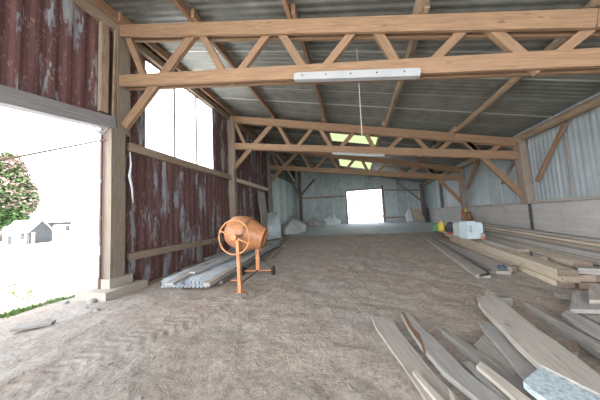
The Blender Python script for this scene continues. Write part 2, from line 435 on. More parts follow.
bm = bmesh.new(); grid = []
for y in ys:
    r = []
    for x in xs:
        z = ramp(y) + bumps(x, y) + track(x, y)
        if x < -5.7: z -= .10 * (-5.7 - x) / .75
        if y > 12.9: z = z * (13.26 - y) / .36 + (ramp(y) + .02) * (1 - (13.26 - y) / .36)
        r.append(bm.verts.new((x, y, z)))
    grid.append(r)
for a, b in zip(grid, grid[1:]):
    for j in range(len(xs) - 1): bm.faces.new((a[j], a[j + 1], b[j + 1], b[j]))
fl = finish('floor', bm, DIRT, smooth=True); fl['kind'] = 'structure'
bm = bmesh.new(); rows = []
for k in range(15):
    y = 13.2 + (YE + .3 - 13.2) * k / 14
    rows.append([bm.verts.new((x, y, ramp(y) + .012 + .02 * noise.noise(V((x, y, 5))))) for x in [-5.3 + 10.8 * j / 24 for j in range(25)]])
for a, b in zip(rows, rows[1:]):
    for j in range(24): bm.faces.new((a[j], a[j + 1], b[j + 1], b[j]))
sl = finish('floor_slab', bm, CONC_S, smooth=True); sl['kind'] = 'structure'
bm = bmesh.new()
for (x0, y0, x1, y1, z0, z1) in ((-6.3, -60, 60, YB + .1, -.02, -.02), (-6.3, YE + .2, 60, 90, .62, .62), (-6.35, -60, -6.3, 160, -.3, -.05)):
    bm.faces.new([bm.verts.new(c) for c in ((x0, y0, z0), (x1, y0, z0), (x1, y1, z1), (x0, y1, z1))])
prof = [(-6.3, -.05), (-9, -.06), (-48, -1.4), (-160, -1.4)]
for (xa, za), (xb, zb) in zip(prof, prof[1:]): bm.faces.new([bm.verts.new(c) for c in ((xa, -60, za), (xa, 160, za), (xb, 160, zb), (xb, -60, zb))])
gr = finish('ground', bm, YARD); gr['kind'] = 'structure'

# ================================================================== FRAME
ORD = ['nearest', 'second', 'third']
LN = ['hanging nearest with a long white light under it', 'second from the camera with a short light on it', 'farthest, in front of the back doorway wall']
def truss(k, Y, braceR):
    r = empty('roof_truss', (0, Y, 3.9), f'timber lattice roof truss, {LN[k]}', 'roof truss', 'lattice roof trusses')
    x0, x1 = XL + .05, XR - .02; g = .075; th = .055
    ct = lambda x: ztop(x, Y) - .145; cb = lambda x: zbot(x, Y) - .135
    P = lambda x, f, dy=0.: V((x, Y + dy, f(x)))
    sp = 3.48
    board('top_chord', P(x0, ct, -g), P(sp, ct, -g), th, .28, W_TRUSS, r, seg=1)
    board('top_chord', P(sp + .01, ct, -g), P(x1, ct, -g), th, .26, W_TRUSS, r, seg=1)
    board('top_chord', P(x0, ct, g), P(x1, ct, g), th, .28, W_TRUSS, r)
    board('bottom_chord', P(x0, cb, -g), P(x1, cb, -g), th, .26, W_TRUSS, r)
    board('bottom_chord', P(x0, cb, g), P(x1, cb, g), th, .26, W_TRUSS, r)
    webs = [(-4.93, -4.38), (-2.95, -2.38), (-1.36, -2.16), (-1.2, -.70), (.24, -.45), (.55, .90), (1.96, 1.30), (2.22, 2.72), (3.55, 2.92), (3.85, 4.3), (4.95, 4.5)]
    for a, b in webs:
        p, q = P(a, ct), P(b, cb); d = (q - p).normalized()
        board('web', p - d * .08, q + d * (.17 if a == 2.22 else .1), .085, .14, W_TRUSS, r, up=(0, 1, 0) if False else (d.z, 0, -d.x))
    p, q = P(-3.08, ct), V((XL + .16, Y, 3.70)); d = (q - p).normalized()
    board('knee_brace', p - d * .1, q, .085, .2, W_TRUSS, r, up=(d.z, 0, -d.x))
    if braceR:
        p, q = P(3.8, ct), V((XR - .1, Y, 1.75)); d = (q - p).normalized()
        board('knee_brace', p - d * .1, q, .085, .17, W_TRUSS, r, up=(d.z, 0, -d.x))
    return r
truss(0, Y1, False); truss(1, Y2, True); truss(2, Y3, True)

# posts on the left wall
t = empty('timber_post', (-5.18, 3.92, .36), 'thick timber post on a concrete plinth between the open bay and the rusty wall', 'post', 'posts along the left wall')
board('lower_post', (-5.17, 3.92, .36), (-5.17, 3.92, 3.62), .30, .31, W_POST, t, seg=5, wob=.012)
board('upper_post', (-5.13, 4.06, 3.55), (-5.11, 4.04, 6.08), .16, .30, W_POST, t, seg=4, wob=.01)
board('side_batten', (-5.08, 3.84, 3.6), (-5.08, 3.88, 5.95), .05, .05, W_POLE, t)
board('door_stud', (-5.13, 3.66, 3.9), (-5.13, 3.66, 6.1), .10, .15, W_RAIL, t)
board('edge_strip', (-5.24, 3.72, .0), (-5.24, 3.72, 3.6), .05, .03, RUST, t)
t = empty('post_plinth', (-5.2, 3.95, 0), 'low concrete plinth block under the thick post beside the open bay', 'plinth')
MB().box((-5.15, 3.95, .05), (.78, .92, .24)).build('base_block', CONC_B, t, bevel=.03)
MB().box((-5.2, 3.97, .26), (.46, .50, .20)).build('upper_block', CONC_B, t, bevel=.03)
t = empty('timber_post', (XL + .08, Y2, .1), 'squared timber post carrying the left end of the second truss', 'post', 'posts along the left wall')
board('shaft', (XL + .08, Y2, .08), (XL + .08, Y2, 6.0), .24, .22, W_POST, t, seg=6, wob=.012)
board('cleat', (XL + .22, Y2 - .02, 3.7), (XL + .22, Y2 - .02, 5.9), .06, .14, W_RAIL, t)
t = empty('log_post', (XL + .1, Y3, .25), 'dark gnarled log post where the rusty wall meets the grey sheets', 'post', 'posts along the left wall')
log('log', (XL + .12, Y3, .2), (XL + .12, Y3, 5.85), .17, W_LOG, t, wob=.14)
t = empty('timber_post', (-4.72, YE - .22, .6), 'dark post with two braces near the corner of the back wall', 'post')
board('shaft', (-4.72, YE - .22, .5), (-4.72, YE - .22, 5.6), .24, .24, W_LOG, t)
board('brace', (-4.72, YE - .25, 3.3), (-3.3, YE - .25, 4.75), .1, .16, W_LOG, t)
board('brace', (-4.72, YE - .25, 3.2), (-4.9, 18.0, 4.5), .1, .14, W_LOG, t)
# posts on the right wall
t = empty('timber_post', (XR - .07, Y2 - .1, .2), 'forked timber post at the right end of the second truss', 'post', 'posts along the right wall')
board('shaft', (XR - .06, Y2 - .1, 1.5), (XR - .06, Y2 - .02, 3.62), .2, .34, W_POST, t, seg=4, wob=.03)
board('steel_foot', (XR - .02, Y2 - .1, .30), (XR - .02, Y2 - .1, 1.7), .05, .06, STEEL, t)
log('post_head', (XR - .06, Y2 - .2, 3.55), (XR - .06, Y2 + .2, 3.6), .12, W_POLE, t, wob=.1, seg=5)
log('side_brace', (XR - .04, Y2 - .05, 3.3), (XR - .04, Y2 + 1.1, 2.3), .05, W_POST, t, wob=.1, seg=6)
p, q = GX(565, 122, XR - .03), GX(537, 181, XR - .03)
board('knee_brace', p, q, .07, .09, W_TRUSS, t, seg=4, wob=.02)
t = empty('timber_post', (XR - .07, Y3, .4), 'slim timber post at the right end of the farthest truss', 'post', 'posts along the right wall')
board('shaft', (XR - .06, Y3, .3), (XR - .06, Y3, 3.5), .17, .17, W_POST, t, seg=4, wob=.03)
p, q = GX(480, 156, XR - .04), GX(466, 189, XR - .04)
board('knee_brace', p, q, .1, .12, W_TRUSS, t)
t = empty('timber_post', (XR - .05, 16.3, 1.5), 'dark batten post standing on the concrete between the farthest truss and back wall', 'post')
board('shaft', (XR, 16.3, 1.55), (XR, 16.3, 3.55), .12, .16, W_LOG, t)
t = empty('timber_post', (XR - .12, YE - .2, .6), 'dark corner post with a brace beside the leaning boards', 'post')
board('shaft', (XR - .12, YE - .2, .5), (XR - .12, YE - .2, 3.6), .2, .2, W_LOG, t)
board('brace', (XR - .15, YE - .25, 2.2), (XR - 1.9, YE - .25, 3.85), .1, .14, W_DARK, t)
o = board('wall_batten', GX(565, 133, XR + .06), GX(573, 196, XR + .06), .05, .035, W_DARK); tag(o, 'narrow dark batten upright on the right wall sheeting in front of the forked post', 'batten')
t = empty('timber_post', (XR - .07, Y1, 0), 'timber post at the right end of the nearest truss with the long light', 'post', 'posts along the right wall')
board('shaft', (XR - .06, Y1, -.03), (XR - .06, Y1, 3.66), .2, .22, W_POST, t, seg=4, wob=.02)
# plates and rails
o = log('wall_plate', (XR - .06, 1.5, ztop(XR, 1.5) - .02), (XR - .06, Y2 + .1, ztop(XR, Y2) - .02), .11, W_POLE, wob=.12, seg=18, taper=1.); tag(o, 'light round pole along the top of the right wall, nearest length', 'wall plate', 'poles along the top of the right wall')
o = log('wall_plate', (XR - .06, Y2 - .1, ztop(XR, Y2)), (XR - .06, YE - .1, ztop(XR, YE)), .10, W_POLE, wob=.12, seg=18, taper=1.); tag(o, 'light round pole along the top of the right wall beyond the forked post', 'wall plate', 'poles along the top of the right wall')
for (a, b, s) in ((-1., 4.0, 'above the open bay on the left'), (3.9, Y2 + .1, 'along the top of the translucent sheets'), (Y2, YE, 'along the left wall beyond the second truss')):
    o = board('wall_plate', (XL + .02, a, ztop(XL, a) - .12), (XL + .02, b, ztop(XL, b) - .12), .1, .2, W_RAIL); tag(o, f'squared timber wall plate {s}', 'wall plate', 'plates along the top of the left wall')
o = board('door_lintel', (XL + .02, -1.0, lint_t(-1.) - .13), (XL + .02, 3.85, lint_t(3.85) - .13), .2, .27, W_LINTEL, seg=6, wob=.02); tag(o, 'heavy grey beam over the wide open bay on the left', 'lintel')
t = empty('timber_post', (XL, -1.1, 0), 'timber post at the near side of the open bay', 'post', 'posts along the left wall')
board('shaft', (XL, -1.1, -.05), (XL, -1.1, 6.5), .26, .26, W_POST, t)
for (a, za, b, zb, m, h, s) in ((4.2, 3.30, Y2, 3.27, W_RAIL, .2, 'below the translucent sheets'), (Y2 + .1, 3.24, Y3 - .1, 3.20, W_PALE, .17, 'between the second post and the log post'), (4.2, .73, 8.7, .74, W_RAIL, .17, 'low on the rusty wall behind the concrete mixer')):
    o = board('wall_rail', (XL + .05, a, za), (XL + .05, b, zb), .1, h, m, seg=5, wob=.02); tag(o, f'horizontal timber rail {s}', 'rail', 'rails on the left wall')
p, q = GX(277, 155, XL + .15), GX(300, 189, XL + .3)
q = p + (q - p) * .8
o = board('wind_brace', p, q, .08, .14, W_PALE); tag(o, 'pale sloping brace high in the far left corner', 'brace')
# purlins
names = ['against the left wall', 'first in from the left wall', 'second in from the left wall', 'over the middle of the barn', 'nearest the right wall']
bays = [(-1.2, Y1 + .22, 'over the nearest bay'), (Y1 - .2, Y2 + .2, 'between the nearest and second trusses'), (Y2 - .2, Y3 + .2, 'between the second and farthest trusses'), (Y3 - .2, YE - .04, 'beyond the farthest truss')]
for k, x in enumerate((-4.98, -3.05, -.91, 1.29, 3.59)):
    for j, (a, b, s) in enumerate(bays):
        dx = .05 if j % 2 else -.05
        lab = f"{'light pole' if k == 4 else 'brown plank'} purlin, {names[k]}, {s}"
        za, zb = ztop(x + dx, a) + .11, ztop(x + dx, b) + .11
        if k == 4: o = log('roof_purlin', (x + dx, a, za + .01), (x + dx, b, zb + .01), .09, W_POLE, wob=.08, seg=12, taper=.95)
        elif k == 3: o = board('roof_purlin', (x + dx, a, za), (x + dx, b, zb), .09, .2, W_POLE, seg=4, wob=.015)
        else: o = board('roof_purlin', (x + dx, a, za), (x + dx, b, zb), .075, .2, W_PURLIN)
        tag(o, lab, 'purlin', 'purlins under the roof')
# lights, cords
def batten_light(p, q, h, label):
    p, q = V(p), V(q); t = empty('batten_light', (p + q) / 2, label, 'light fixture', 'batten lights on the trusses')
    board('housing', p, q, .10, h, WHITE, t, bevel=.012); d = (q - p).normalized()
    board('end_cap', p - d * .04, p, .085, h * .92, WHITE, t, bevel=.01); board('end_cap', q, q + d * .04, .085, h * .92, WHITE, t, bevel=.01)
    for k in range(5):
        c = p + (q - p) * (.06 + .21 * k) + V((0, -.052, .01))
        MB().lathe([(0, -.004), (.014, -.004), (.014, .004), (0, .004)], c, (0, 1, 0), 10).build('screw', STEEL, t)
batten_light((-.87, Y1 - .153, 3.975), (1.12, Y1 - .153, 3.65), .13, 'long white batten light fixed under the nearest truss')
batten_light((-.66, Y2 - .153, 3.81), (1.15, Y2 - .153, 3.53), .08, 'thin white batten light fixed under the second truss')
o = MB().tube([(.275, 5.0, ztop(.28, 5) + .2), (.27, 5.0, 4.3), (.258, 5.0, 3.12)], .007, 6).build('pull_cord', CORD, at=(.27, 5, 3.1)); tag(o, 'thin pale cord hanging straight down from the roof behind the long light', 'cord')
o = MB().tube([(XL - .02, y, 2.55 + (y - 2.24) * .52 - .03 * math.sin((y + 1) / 4.7 * math.pi)) for y in [-1 + 4.75 * i / 12 for i in range(13)]], .018, 6).build('sagging_cable', W_RAIL, at=(XL, 2, 2.4)); tag(o, 'thin dark cable strung across the open bay on the left', 'cable')
pts = [GX(a, b, XL + .12) for a, b in ((130, 152), (131, 165), (129.5, 176), (132, 188), (133, 203))]
o = MB().tube(pts, [.012, .02, .03, .026, .012], 7).build('hanging_rag', WHITEBAG, smooth=True, at=pts[0]); tag(o, 'pale rag hanging on the rusty wall just right of the thick post', 'rag')
pts = [V((XL + .1, 3.15, 3.62)), V((XL + .14, 3.4, 3.5)), V((XL + .14, 3.6, 3.52)), V((XL + .1, 3.75, 3.6))]
pts = [GX(a, b, XL + .14) for a, b in ((93, 127), (97, 132), (103, 133), (109, 127))]
o = MB().tube(pts, [.02, .05, .045, .015], 7).build('torn_plastic', WHITEBAG, smooth=True, at=pts[0]); tag(o, 'scrap of torn white plastic snagged at the lintel end by the thick post', 'plastic scrap')

# ================================================================== CONCRETE MIXER
MX = V((-2.42, 4.85, 0)); mx = empty('concrete_mixer', MX, 'orange concrete mixer with a big hand wheel standing on the earth floor', 'concrete mixer')
ax = V((.93, .14, -.30)).normalized(); dc = V((-2.50, 4.93, 1.12))
prof = [(0.0, -.47), (.12, -.465), (.23, -.44), (.31, -.38), (.36, -.28), (.388, -.12), (.395, .03), (.385, .07), (.25, .42), (.255, .44), (.235, .44), (.23, .41), (.36, .06), (.36, -.1), (.3, -.33), (0, -.42)]
MB().lathe(prof, dc, ax, 36).build('drum', ORANGE_R, mx, True)
MB().lathe([(.385, .0), (.408, .0), (.408, .06), (.385, .06)], dc, ax, 36, True).build('drum_band', BANDM, mx)
MB().lathe([(.24, .415), (.268, .415), (.268, .445), (.24, .445)], dc, ax, 30, True).build('mouth_rim', ORANGE, mx)
hc = V((-2.40, 4.2, 1.105)); hn = V((-.03, -1, .02)).normalized()
hr = frame((0, 0, 0), hn)
ring = [hc + hr @ V((0, .345 * math.cos(a), .345 * math.sin(a))) for a in [2 * math.pi * j / 40 for j in range(40)]]
hw = MB().tube(ring, .017, 8, True).build('hand_wheel', ORANGE, mx, True)
for a in (155, -25):
    e = hc + V((.345 * math.cos(math.radians(a)), .03 * math.cos(math.radians(a)), .345 * math.sin(math.radians(a))))
    MB().tube([hc, e], .017, 6).build('spoke', ORANGE, hw)
MB().lathe([(0, -.05), (.06, -.05), (.06, .04), (.03, .04), (.03, .4), (0, .4)], hc, (-.1, 1, -.0), 14).build('hub', ORANGE, hw)
fl_ = MB().box((-2.345, 4.26, .53), (.065, .065, 1.14), Matrix.Rotation(-.02, 3, 'Y')).build('front_leg', ORANGE, mx, bevel=.008)
MB().box((-2.33, 4.26, -.005), (.16, .12, .03)).build('foot_plate', ORANGE, fl_)
MB().tube([(-2.34, 4.26, .24), (-2.5, 4.2, .25)], .014, 6).build('pedal', ORANGE, fl_)
rl = MB().box((-2.50, 5.52, .56), (.10, .05, .9)).build('rear_leg', ORANGE, mx, bevel=.006)
MB().tube([(-2.5, 5.5, .62), (-2.84, 5.52, .15)], .009, 6).build('stay', STEEL, rl)
MB().tube([(-2.5, 5.5, .62), (-2.17, 5.58, .15)], .009, 6).build('stay', STEEL, rl)
MB().box((-2.50, 5.42, 1.06), (.12, .24, .12)).build('bearing', ORANGE, rl, bevel=.01)
MB().tube([(-2.93, 5.49, .125), (-2.09, 5.60, .125)], .022, 8).build('axle', ORANGE, mx)
MB().tube([(-2.345, 4.28, .16), (-2.45, 5.0, .13), (-2.5, 5.53, .14)], .02, 6).build('ground_bar', STEEL, mx)
for c in ((-2.90, 5.495, .115), (-2.12, 5.595, .115)):
    w = MB().lathe([(.03, -.035), (.095, -.04), (.12, -.025), (.12, .025), (.095, .04), (.03, .035)], c, (1, .14, 0), 20, True).build('wheel', RUBBER, mx, True)
    MB().lathe([(0, -.04), (.045, -.04), (.045, .04), (0, .04)], c, (1, .14, 0), 12).build('hub', STEEL, w)

# ================================================================== SHEET STACK ON THE LEFT
def corr_sheet(p, q, width, m, label, group, amp=.017, per=.095, name='corrugated_sheet', cat='metal sheet', up=(0, 0, 1)):
    p, q = V(p), V(q); R = frame(p, q, up); L = (q - p).length; bm = bmesh.new(); n = int(width / per * 8); rows = []
    for i in range(3):
        rows.append([[bm.verts.new((L * i / 2, -width / 2 + width * j / n, amp * math.sin(2 * math.pi * j / 8) + dz)) for j in range(n + 1)] for dz in (0, .004)])
    for a, b in zip(rows, rows[1:]):
        for k in (0, 1):
            for j in range(n): bm.faces.new((a[k][j], a[k][j + 1], b[k][j + 1], b[k][j]))
    for r in (rows[0], rows[-1]):
        for j in range(n): bm.faces.new((r[0][j], r[0][j + 1], r[1][j + 1], r[1][j]))
    for j in (0, n):
        for i in range(2): bm.faces.new((rows[i][0][j], rows[i + 1][0][j], rows[i + 1][1][j], rows[i][1][j]))
    o = finish(name, bm, m, None, p, R, True); return tag(o, label, cat, group)
P0, P1 = V((-3.74, 4.36, 0)), V((-4.05, 10.0, 0))
for k in range(6):
    j = random.uniform(-.03, .03); z = .045 + .03 * k
    lab = 'wavy zinc roofing sheet on top of the stack left of the mixer' if k == 5 else 'wavy zinc roofing sheet lower in the stack left of the mixer'
    corr_sheet(P0 + V((j, random.uniform(-.03, .05), z)), P1 + V((j, 0, z + ramp(10) + .02)), 1.16, ZINC, lab, 'zinc sheets stacked by the rusty wall')
def gboard(name, p, q, w, h, lift, m, label, cat='board', group=None, **k):
    """a board on the ground or on `lift` metres of other boards"""
    p = V((p[0], p[1], ramp(p[1]) + lift + h / 2)); q = V((q[0], q[1], ramp(q[1]) + lift + h / 2))
    return tag(board(name, p, q, w, h, m, **k), label, cat, group)
gz0 = .222
a = GG(169, 283.5, gz0 + .04); b = GG(206, 263, gz0 + .04)
gboard('loose_board', a, b, .17, .045, gz0, W_GREY, 'pale ended board lying near the wall along the edge of the zinc stack', seg=4, wob=.01)
a = GG(192, 272, gz0 + .09); b = GG(258, 246, gz0 + .09)
gboard('loose_board', (a.x, a.y), (b.x, b.y), .15, .045, gz0 + .05, W_GREY, 'board resting across the zinc stack and reaching behind the hand wheel', seg=4, wob=.01)
a = GG(206.5, 281, gz0 + .09); b = GG(272, 243, gz0 + .09)
gboard('timber_beam', a, b, .13, .06, gz0, W_BOARD, 'squared beam lying on top of the zinc stack, running behind the mixer', 'beam', seg=4, wob=.008)
a = V((-3.08, 4.75)); b = V((-3.30, 9.4))
gboard('timber_beam', a, b, .10, .08, .0, W_DARK, 'grey beam on the ground along the open side of the zinc stack', 'beam', seg=4, wob=.008)
gboard('loose_board', (-4.55, 6.3), (-4.50, 9.2), .26, .03, gz0 + .01, W_GREY, 'broad grey board lying against the foot of the rusty wall', seg=4, wob=.01)
gboard('loose_board', (-4.82, 5.7), (-4.86, 7.1), .20, .12, .0, W_DARK, 'short dark board between the zinc stack and the rusty wall', seg=3, wob=.015)
gboard('loose_board', (-3.4, 9.6), (-4.35, 13.0), .2, .05, .0, W_GREY, 'grey board on the ground beyond the mixer pointing to the leaning sheets', seg=3, wob=.01)
gboard('timber_beam', (-3.15, 9.9), (-3.75, 13.1), .1, .08, .0, W_BOARD, 'brown beam on the ground nearest the open floor beyond the mixer', 'beam')
a = GG(272, 259); b = GG(283, 248)
gboard('thin_stick', a, b, .05, .03, 0, W_DARK, 'thin dark stick on the bare earth right of the mixer', 'stick')
# leaning sheets by the log post
bl, br = GG(262, 240), GG(282, 239); a = (bl + br) / 2; a.z = ramp(a.y) + .01; b = a + V((-.28, .42, 1.5))
o = corr_sheet(a, b, 1.12, ZINCB, 'pale blue corrugated sheet leaning on the rusty wall in front of the log post', 'sheets leaning by the log post', .012, .09, up=(.25, -.95, .3))
a = V((-4.86, 12.0, ramp(12.))); b = V((XL + .06, 12.0, 2.95))
o = board('leaning_board', a, b, .95, .03, W_GREY, up=(1, 0, .1)); tag(o, 'tall grey panel leaning on the rusty wall behind the pale blue sheet', 'panel', 'sheets leaning by the log post')
p = GG(292, 234)
o = blob('tarpaulin_heap', (-4.15, 15.0, ramp(15) - .02), (.75, 1.5, .75), TARP, None, .35, 2.6, 3, True, 4.); tag(o, 'slumped pale grey tarpaulin against the left wall beyond the leaning sheets', 'tarpaulin')
# sacks at the back wall
o = blob('rubbish_sack', (-3.45, 19.5, ramp(19.6)), (.62, .45, .42), PINKBAG, None, .6, 4., 3, True, 1.); tag(o, 'pinkish sack slumped against the back wall left of the doorway', 'sack')
o = blob('plastic_bundle', (-2.0, 19.5, ramp(19.6)), (.66, .5, .62), WHITEBAG, None, .7, 4., 3, True, 8.); tag(o, 'crumpled pale blue plastic bundle beside the pinkish sack', 'plastic bundle')
o = blob('small_rag', (-4.2, 19.1, ramp(19.2)), (.25, .25, .15), PINKBAG, None, .4, 3., 2, True, 9.); tag(o, 'small pale rag on the concrete in front of the pinkish sack', 'rag')
o = blob('white_sack', (4.15, 19.55, ramp(19.6)), (.28, .3, .80), WHITEBAG, None, .2, 2.5, 3, True, 3.); tag(o, 'upright white sack beside the boards at the right end of the back wall', 'sack')
for p, q, w, m, s in (((4.60, 19.5, .57), (4.52, 19.95, 1.75), .14, W_PALE, 'narrow yellowish board leaning on the back wall'), ((5.0, 19.3, .57), (4.75, 19.85, 1.55), .5, PLASTER, 'wide brown panel leaning on the back wall'), ((5.2, 18.6, .54), (5.28, 18.9, 1.65), .25, BLACKC, 'dark narrow panel leaning in the right back corner')):
    tag(board('leaning_board', p, q, w, .03, m, up=(0, -1, .4)), s + (' behind the wide brown one' if 'yellow' in s else ''), 'panel')

# ================================================================== TIMBER ON THE RIGHT
GP = 'sawn boards in the timber pile'
def pile(x, y0, y1, w, lvl, m, label, t=.105, lean=.055, group=GP, dx=0., **k):
    y0 += random.uniform(-.03, .05)
    o = gboard('sawn_board', (x + w / 2, y0), (x + w / 2 + lean * (y1 - y0), y1), w, t, lvl, m, label, 'board', group, **k)
    z = ramp(y0) + lvl + t / 2; d = V((lean, 1, 0)).normalized(); p = V((x + w / 2, y0, z))
    e = board('end_grain', p - d * .004, p + d * .012, w + .003, t + .003, W_END, o, bevel=0)
    e.matrix_basis = o.matrix_basis.inverted() @ (Matrix.Translation(p - d * .004) @ frame(p, p + d).to_4x4()); e['label'] = 'brown weathered sawn end'
low = 'brown ended board in the bottom layer at the near end of the pile'
for i, x in enumerate((3.345, 3.605, 3.875, 4.14)):
    pile(x, 4.93 + random.uniform(0, .05), 10.5, .235, 0, W_END if i else W_PALE, ['board at the bottom corner of the timber pile nearest the earth floor', 'brown board second along the bottom layer of the pile', 'brown board third along the bottom layer of the pile', 'brown board fourth along the bottom layer of the pile'][i])
for i, x in enumerate((3.355, 3.62, 3.88, 4.13)):
    pile(x, 4.92 + (0, .02, .06, .1)[i], 11, .24, .112, W_PALE if i == 0 else W_END, ['board in the middle layer of the pile with a pale side, nearest the earth floor', 'brown ended board second along the middle layer of the pile', 'brown ended board third along the middle layer of the pile', 'brown ended board fourth along the middle layer of the pile'][i])
pile(3.295, 4.88, 11.6, .27, .224, W_PALE, 'long pale sided board on the top left edge of the timber pile')
pile(3.595, 5.9, 11.6, .26, .224, W_BOARD, 'grey brown board on the pile just inside the pale edge board')
pile(3.60, 6.4, 11.4, .24, .332, W_GREY, 'thin grey board with a pale end lying on top of the pile', t=.06)
pile(3.92, 5.40, 9.6, .27, .224, W_PALE, 'pale sided board set back on the pile, third in from the earth floor')
o = board('sawn_board', (3.72, 5.12, .28), (4.75, 4.72, .28), .22, .10, W_GREY); tag(o, 'short grey offcut laid crosswise at the near end of the pile', 'board', GP)
p = GG(531.5, 256, .36); o = board('iron_spike', p, p + V((0, 0, .11)), .03, .03, STEEL); tag(o, 'short dark spike upright on the timber pile', 'spike')
for y in (5.2, 7.4, 9.6, 11.4):
    o = board('timber_bearer', (4.38, y, ramp(y) + .11), (5.33, y, ramp(y) + .11), .1, .215, W_DARK); tag(o, 'dark bearer timber under the boards beside the concrete wall', 'bearer', 'bearers under the boards by the wall')
LB = ['next to the brown ends', 'second in from the brown ends', 'third in from the brown ends', 'hard against the concrete wall']
for i, x in enumerate((4.36, 4.61, 4.86, 5.10)):
    pile(x, 4.3 + .1 * i, 12.2, .235, .222, W_DARK if i % 2 else W_BOARD, f'board in the lower layer on bearers, {LB[i]}', lean=0.)
for i, (x, m) in enumerate(((4.38, W_GREY), (4.63, W_PALE), (4.88, W_BOARD), (5.12, W_GREY))):
    pile(x, 4.2 + .12 * i, 12.4, .23, .333, m, f'long {["grey", "yellowish", "brown", "grey"][i]} board in the upper layer, {LB[i]}', lean=0.)
pile(5.0, 5.2, 12.0, .26, .444, W_PALE, 'yellowish board topmost beside the concrete wall', t=.06, lean=.0)
pile(5.14, 6.2, 13.0, .22, .51, W_GREY, 'thin grey board on top of the yellowish one by the wall', t=.05, lean=.0)
# low bundle left of the pile
LG = 'low planks on the earth left of the pile'
for i, (pa, pb, m, s) in enumerate((((428, 237), (483, 274), W_MID, 'low grey plank on the earth beside the dark bar, nearest the open floor'), ((437, 238), (503, 270), W_MID, 'low grey plank between the dark bar and the timber pile'), ((442, 240), (511, 267), W_MID, 'low brown plank hard beside the pale edge of the pile'))):
    a, b = GG(*pb, .1), GG(*pa, .1)
    gboard('low_plank', a, b, (.24, .26, .16)[i], (.09, .08, .1)[i], 0, m, s, 'board', LG, seg=5, wob=.012)
pts = [GG(a, b, .13) for a, b in ((432, 237.5), (438, 241), (456, 252), (474, 263), (486, 270.5), (489, 274), (480, 276))]
o = MB().tube(pts, .022, 7).build('bent_bar', STEEL, smooth=True, at=pts[3]); tag(o, 'dark bent steel bar lying along the low grey planks', 'bar')
p = GG(502, 272); o = blob('dark_rag', p - V((0, 0, .01)), (.08, .1, .14), BLUEP, None, .4, 3, 2, True, 2.); tag(o, 'small dark blue rag at the foot of the pale edge boards', 'rag')
p = GG(514, 272); o = board('wood_block', p + V((0, 0, .06)), p + V((.07, .05, .07)), .1, .13, W_END); tag(o, 'small brown block standing at the foot of the pale edge boards', 'block')
p = GG(494, 273); o = blob('small_stone', p, (.09, .07, .05), STONE, None, .3, 2, 2, True, 6.); tag(o, 'grey stone between the bent bar and the dark blue rag', 'stone')

# containers standing on the pile
def jerrycan(base, w, d, h, m, label, rz=0., capm=None):
    t = empty('jerrycan', base, label, 'jerrycan', 'cans on the timber pile'); R = Matrix.Rotation(rz, 3, 'Z')
    prof = [(-.5, 0), (.5, 0), (.5, .80), (.42, .90), (.05, .93), (-.05, 1.0), (-.38, 1.0), (-.5, .88)]
    bm = bmesh.new(); A = [bm.verts.new(R @ V((x * w, -d / 2, z * h))) for x, z in prof]; B = [bm.verts.new(R @ V((x * w, d / 2, z * h))) for x, z in prof]
    n = len(prof)
    for i in range(n): bm.faces.new((A[i], A[(i + 1) % n], B[(i + 1) % n], B[i]))
    bm.faces.new(A[::-1]); bm.faces.new(B)
    finish('body', bm, m, t, base, None, False, .035 * w / .5)
    c = V(base) + R @ V((.26 * w, 0, .9 * h))
    MB().lathe([(0, -.02), (.08 * w, -.02), (.08 * w, .1 * h), (0, .1 * h)], c, (0, 0, 1), 14).build('cap', capm or m, t)
    k = [V(base) + R @ V((x * w, -d / 2 - .005, z * h)) for x, z in ((-.4, .75), (-.38, .45), (-.28, .36), (-.24, .5), (-.27, .72))]
    MB().tube(k, .018, 6, True).build('handle', capm or m, t)
    return t
b = GG(473.5, 238.5, .44); zt = b.z
jerrycan((b.x, b.y + .10, zt), .46, .34, .52, BLUEW, 'large pale blue plastic can standing on the timber pile', .25, WHITE)
b = GG(459, 236, .40)
jerrycan((b.x + .08, b.y + .1, b.z), .26, .3, .44, GREENW, 'pale greenish can behind and left of the large blue one', .2)
b = GG(442, 231, .33)
t = empty('yellow_bottle', b, 'yellow plastic bottle with a white cap on the far end of the pile', 'bottle')
MB().lathe([(0, 0), (.13, 0), (.145, .02), (.145, .27), (.11, .35), (.05, .38), (.05, .4)], b, (0, 0, 1), 18).build('body', YELLOW, t, True)
MB().lathe([(0, .39), (.055, .39), (.055, .45), (0, .45)], b, (0, 0, 1), 12).build('cap', WHITE, t)
p = GG(436.5, 231, .3); o = blob('green_bag', p, (.14, .14, .27), GREENP, None, .3, 3, 2, True, 5.); tag(o, 'small green bag just left of the yellow bottle', 'bag')
p = GG(451, 231, .36); o = blob('dark_bag', p, (.17, .15, .27), BLACKC, None, .4, 3, 3, True, 6.); tag(o, 'dark lumpy bag between the yellow bottle and the greenish can', 'bag')
p = GG(466, 238.6, .42); o = board('plastic_dish', p + V((-.04, -.1, .02)), p + V((.08, -.1, .02)), .06, .035, REDP); tag(o, 'small red dish at the foot of the large blue can', 'dish')
p = GG(483.5, 239, .44)
t = empty('small_can', p, 'small white can with a red base right of the large blue can', 'can')
MB().lathe([(0, .06), (.05, .06), (.05, .15), (.025, .18), (0, .18)], p, (0, 0, 1), 12).build('body', WHITE, t, True)
MB().lathe([(0, 0), (.052, 0), (.052, .06), (0, .06)], p, (0, 0, 1), 12).build('base', REDP, t)
p = GG(448, 233.5, .33); o = board('red_brick', p, p + V((.2, .1, 0)), .1, .07, REDP); tag(o, 'reddish brick lying below the dark lumpy bag', 'brick')
